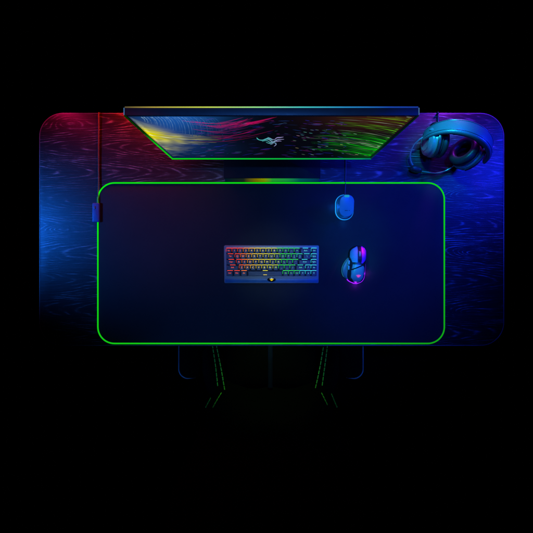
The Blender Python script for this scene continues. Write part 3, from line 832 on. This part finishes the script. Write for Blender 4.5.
b = MB(); b.tube(hc, 0.0024, 8); b.build('cable', M['cable'], hs, world=True)

# ------------------------------------------------------------------ chair
CX = -0.002
ch = thing('gaming_chair', 'black leather gaming chair with green stitching tucked under desk', 'chair', (CX, -0.40, -0.73))
def cw(x, y, z): return Vector((CX + x, y, z))
# seat cushion: centre pad and side bolsters (thin across, long front to back)
b = MB(); loops = []
for i in range(15):
    t = i / 14; y = lerp(-0.14, -0.605, t); hw = lerp(0.215, 0.188, t); e = min(1, math.sin(PI * min(max(t, .02), .98)) * 4) ** 0.5
    loops.append([cw(hw * math.copysign(abs(math.cos(a)) ** 0.3, math.cos(a)) * (0.96 + .04 * e), y, -0.305 + 0.045 * e * math.copysign(abs(math.sin(a)) ** 0.5, math.sin(a)) - 0.012 * (1 - abs(math.cos(a)))) for a in [2 * PI * k / 28 for k in range(28)]])
b.loft(loops); seat = b.build('seat', M['seat'], ch, world=True, ang=60)
for sx in (-1, 1):
    path = [(0.270, -0.16), (0.270, -0.30), (0.262, -0.42), (0.243, -0.52), (0.222, -0.605)]
    b = MB(); b.tube(smooth([cw(sx * x, y, -0.268) for x, y in path], 6), [0.036] + [0.046] * 23 + [0.030], 14); b.build('seat_bolster', M['seat'], ch, world=True, ang=60)
def zb(y): return -0.268
def stitches(name, pts, parent, r=0.0022, dash=0.015, gap=0.0045):
    q = smooth(pts, 10); b = MB(); acc = []; L = [0]
    for a, c in zip(q, q[1:]): L.append(L[-1] + (c - a).length)
    def at(s_):
        for i in range(len(q) - 1):
            if s_ <= L[i + 1]: return q[i].lerp(q[i + 1], (s_ - L[i]) / max(1e-9, L[i + 1] - L[i]))
        return q[-1]
    s_ = 0
    while s_ + dash < L[-1]:
        b.tube([at(s_), at(s_ + dash / 2), at(s_ + dash)], r, 6); s_ += dash + gap
    return b.build(name, M['stitch'], parent, world=True)
def Q(px, py, z): return P(px, py, z)
for lines in (((212.7, 346.3), (215.6, 366), (217.9, 388.3)), ((216.8, 347), (221.0, 368), (224.6, 389.8)), ((323.5, 346), (319.8, 368), (315.3, 389)), ((327.3, 346), (324.8, 366), (322, 386.8))):
    q0 = [Q(x, y, -0.224) for k, (x, y) in enumerate(lines)]
    q0 = [q0[0] + (q0[0] - q0[1]) * 0.8] + q0
    stitches('stitching', q0, seat)
# back rest: curved slab with wings
def by(z): return -0.615 - 0.26 * (z + 0.24) - 0.10 * max(0, z + 0.0) ** 2
btab = [(-.30, .19), (-.24, .215), (-.12, .235), (.05, .255), (.22, .28), (.36, .262), (.50, .19), (.585, .12), (.60, .09)]
b = MB(); loops = []
for i in range(31):
    z = lerp(-.30, .60, i / 30); hw = table(btab, z)[0]; lp = []
    for k in range(25):
        u = lerp(-1, 1, k / 24); wing = 0.055 * max(0, abs(u) - 0.55) ** 1.3 / 0.45 ** 1.3
        lp.append(cw(u * hw, by(z) + wing + 0.006 * math.cos(u * 9), z))
    for k in range(24, -1, -1):
        u = lerp(-1, 1, k / 24); lp.append(cw(u * hw * 0.98, by(z) - 0.075 * (1 - 0.5 * u * u), z))
    loops.append(lp)
b.loft(loops); back = b.build('backrest', M['seat'], ch, world=True, ang=60)
def bw(x, z):
    hw = table(btab, z)[0]; u = x / hw; wing = 0.055 * max(0, abs(u) - 0.55) ** 1.3 / 0.45 ** 1.3
    return cw(x, by(z) + wing + 0.008, z)
def on_back(px, py):
    best = None
    for k in range(400):
        z = -0.29 + 0.3 * k / 400; sc_ = F / (H - z); p = bw((px - NX) / sc_ - CX, z)
        d = abs(NY - p.y * sc_ - py)
        if best is None or d < best[0]: best = (d, p)
    return best[1]
for l in (((221.3, 393.0), (216.6, 400.5), (212.5, 408)), ((210.6, 398), (208, 403), (205.0, 408.5)), ((321.6, 393.0), (325.4, 400.5), (329.0, 408)), ((331.6, 394), (334, 400), (337.4, 408))):
    stitches('stitching', [on_back(*p) for p in l], back)
# arms
for sx in (-1, 1):
    b = MB(); b.rprism(CX + sx * 0.2935, -0.36, 0.083, 0.232, 0.034, -0.082, -0.058, 0.008, 8, 4); arm = b.build('armrest', M['seat'], ch, world=True)
    ax = CX + sx * 0.2935  # paler tube on the outer and rear rim only, imitating its lit edge
    pts = [Vector((ax + sx * 0.0425, y, -0.0655)) for y in (-0.26, -0.32, -0.38, -0.42)]
    pts += [Vector((ax + sx * (0.0075 + 0.035 * math.cos(t)), -0.442 - 0.035 * math.sin(t), -0.0655)) for t in [PI / 2 * k / 10 for k in range(11)]]
    pts += [Vector((ax - sx * 0.006, -0.4768, -0.0655)), Vector((ax - sx * 0.018, -0.4745, -0.0655))]
    b = MB(); b.tube(pts, [0.0015, 0.0026] + [0.0032] * 11 + [0.0032, 0.0020, 0.0006][:len(pts) - 13] + [0.0006] * max(0, len(pts) - 16), 8)
    t_ = MB(); t_.v = [tuple(wmat(ch).inverted() @ Vector(v)) for v in b.v]; t_.f = b.f; t_.c = b.c
    t_.build('armrest_highlight', M['rim_highlight'], arm)
    b = MB(); b.box(CX + sx * 0.2935 - 0.02, CX + sx * 0.2935 + 0.02, -0.42, -0.34, -0.40, -0.083, 0.006); b.box(CX + sx * 0.10 if sx > 0 else CX - 0.31, CX + 0.31 if sx > 0 else CX - 0.10, -0.415, -0.345, -0.405, -0.37, 0.006)
    b.build('arm_post', M['matte'], ch, world=True)
b = MB(); b.lathe([(0.03, -0.62), (0.03, -0.45), (0.022, -0.45), (0.022, -0.37)], 20, Matrix.Translation((CX, -0.38, 0))); b.box(CX - 0.12, CX + 0.12, -0.5, -0.26, -0.38, -0.345, 0.006)
b.build('gas_lift', M['matte'], ch, world=True)
b = MB(); b.box(CX - 0.04, CX + 0.04, -0.665, -0.48, -0.375, -0.345, 0.006); b.build('back_bracket', M['matte'], ch, world=True)
for k in range(5):
    a = 2 * PI * k / 5 + PI / 2; d = Vector((math.cos(a), math.sin(a), 0)); o_ = Vector((CX, -0.38, 0))
    b = MB(); b.tube([o_ + Vector((0, 0, -.625)), o_ + d * 0.15 + Vector((0, 0, -.635)), o_ + d * 0.31 + Vector((0, 0, -.66))], [0.028, 0.024, 0.017], 10, flat=0.8); sp_ = b.build('base_spoke', M['matte'], ch, world=True)
    c_ = o_ + d * 0.31 + Vector((0, 0, -.703)); tdir = Vector((-d.y, d.x, 0))
    b = MB()
    b.lathe([(0.018, -0.022), (0.027, -0.018), (0.027, 0.018), (0.018, 0.022)], 20, Matrix.Translation(c_) @ tdir.to_track_quat('Z', 'Y').to_matrix().to_4x4())
    t_ = MB(); t_.v = [tuple(wmat(ch).inverted() @ Vector(v)) for v in b.v]; t_.f = b.f; t_.c = b.c
    t_.build('caster', M['matte'], sp_)
# centre seam of the seat, tinted blue to imitate the crease highlight
M['seam'] = leather('seat_panel', (0.002, 0.004, 0.012), 0.7, 0.05)
b = MB(); b.tube([cw(-.003, y, -0.266) for y in (-0.15, -0.35, -0.50, -0.59)], [0.010] * 4, 10, flat=0.5); t_ = MB(); t_.v = [tuple(wmat(ch).inverted() @ Vector(v)) for v in b.v]; t_.f = b.f; t_.c = b.c
t_.build('seat_seam', M['seam'], seat)

# ------------------------------------------------------------------ lamps
w = bpy.data.worlds.new('World'); S.world = w; w.use_nodes = True
w.node_tree.nodes['Background'].inputs[0].default_value = (0, 0, 0, 1); w.node_tree.nodes['Background'].inputs[1].default_value = 0.0
def spot(name, loc, tgt, col, e, ang=60, blend=1.0, r=0.03):
    d = bpy.data.lights.new(name, 'SPOT'); d.color = col; d.energy = e; d.spot_size = math.radians(ang); d.spot_blend = blend; d.shadow_soft_size = r
    o = bpy.data.objects.new(name, d); COL.objects.link(o); o.location = loc
    o.rotation_euler = (Vector(tgt) - Vector(loc)).to_track_quat('-Z', 'Y').to_euler()
    return o
BLUE, DEEP, CYAN, RED, VIO = (0.005, 0.16, 1.0), (0.004, 0.018, 1.0), (0.02, 0.42, 1.0), (1.0, 0.015, 0.03), (0.42, 0.02, 1.0)
spot('blue_lamp', (-1.28, 0.10, 0.36), (-0.74, 0.10, 0), BLUE, 40, 62)
spot('red_lamp', (-0.46, 0.565, 0.060), (-0.48, 0.46, 0), (1.0, 0.014, 0.001), 7.0, 130)
spot('magenta_lamp', (-0.77, 0.56, 0.07), (-0.74, 0.47, 0), (1.0, 0.006, 0.13), 1.7, 110)
spot('deep_blue_lamp', (1.14, 0.42, 0.42), (0.70, 0.28, 0), DEEP, 38, 66)
spot('right_blue_lamp', (0.60, 0.85, 0.75), (0.50, 0.33, 0), DEEP, 34, 54)
spot('violet_lamp', (0.66, 0.60, 0.09), (0.66, 0.46, 0), VIO, 3.6, 130)
spot('pad_blue_lamp', (0.50, 0.20, 1.5), (0.44, 0.00, 0), (0.003, 0.035, 1.0), 95, 38)
spot('pad_dim_lamp', (0.0, 0.15, 1.7), (0.0, -0.06, 0), (0.04, 0.22, 1.0), 36, 48)
spot('pad_violet_lamp', (-0.45, 0.25, 1.4), (-0.36, 0.10, 0), (1.0, 0.06, 0.30), 5, 28)
spot('keyboard_lamp', (0.0, 0.10, 1.4), (0.0, -0.054, 0.02), (0.55, 0.85, 0.95), 14, 14.5)
spot('mouse_lamp', (0.12, 0.15, 1.0), (0.268, 0.048, 0.02), (0.02, 0.62, 1.0), 9, 19)
spot('mouse_side_lamp', (0.10, -0.06, 0.34), (0.285, -0.055, 0.025), (0.02, 0.70, 1.0), 2.8, 20)
spot('button_lamp', (0.43, 0.13, 0.11), (0.311, 0.0, 0.036), (1.0, 0.02, 0.9), 1.5, 11.5, 1.0, 0.01)
spot('headset_cyan_lamp', (0.42, 0.50, 0.40), (0.552, 0.365, 0.10), (0.010, 0.58, 1.0), 14, 36)
spot('headset_violet_lamp', (0.40, 0.30, 0.10), (0.53, 0.33, 0.03), (0.6, 0.02, 1.0), 0.16, 40)
spot('unseen_seat_lamp', (CX, -0.20, -0.05), (CX, -0.55, -0.26), (0.4, 1.0, 0.15), 4.5, 74)  # added lamp, hidden below the desktop to light the seat stitching
spot('screen_glow_lamp', (-0.18, 0.262, 0.165), (-0.24, 0.24, 0), (1.0, 0.85, 0.45), 0.05, 100)
def glow(name, loc, col, e):
    d = bpy.data.lights.new(name, 'POINT'); d.color = col; d.energy = e; d.shadow_soft_size = 0.004
    o = bpy.data.objects.new(name, d); COL.objects.link(o); o.location = loc
mm = wmat(ms)
glow('mouse_glow_lamp', mm @ Vector((0.002, -0.0715, 0.010)), (0.30, 0.01, 1.0), 0.022)
glow('mouse_glow_lamp', mm @ Vector((0.040, -0.030, 0.010)), (0.40, 0.01, 1.0), 0.010)
glow('dock_glow_lamp', wmat(dk) @ Vector((-0.040, 0.0, 0.012)), (0.005, 0.16, 1.0), 0.020)
glow('dock_glow_lamp', wmat(dk) @ Vector((-0.004, -0.054, 0.012)), (0.005, 0.16, 1.0), 0.014)
for sx in (-1, 1):
    spot('arm_lamp', (sx * 1.1, -1.0, 0.05), (sx * 0.3, -0.45, -0.1), BLUE, 22 if sx < 0 else 18, 30)

# ------------------------------------------------------------------ camera and render settings
cd = bpy.data.cameras.new('camera'); cam = bpy.data.objects.new('camera', cd); COL.objects.link(cam)
cam.location = (0, 0, H); cam.rotation_euler = (0, 0, 0)
cd.sensor_width = 36; cd.lens = 36 * F / 533; cd.clip_start = 0.01; cd.clip_end = 60
cd.shift_x = -(NX - 266.5) / 533; cd.shift_y = -(266.5 - NY) / 533
S.camera = cam
S.view_settings.view_transform = 'Standard'; S.view_settings.look = 'None'; S.view_settings.gamma = 1; S.view_settings.exposure = 0
S.render.engine = 'CYCLES'
S.cycles.use_denoising = True
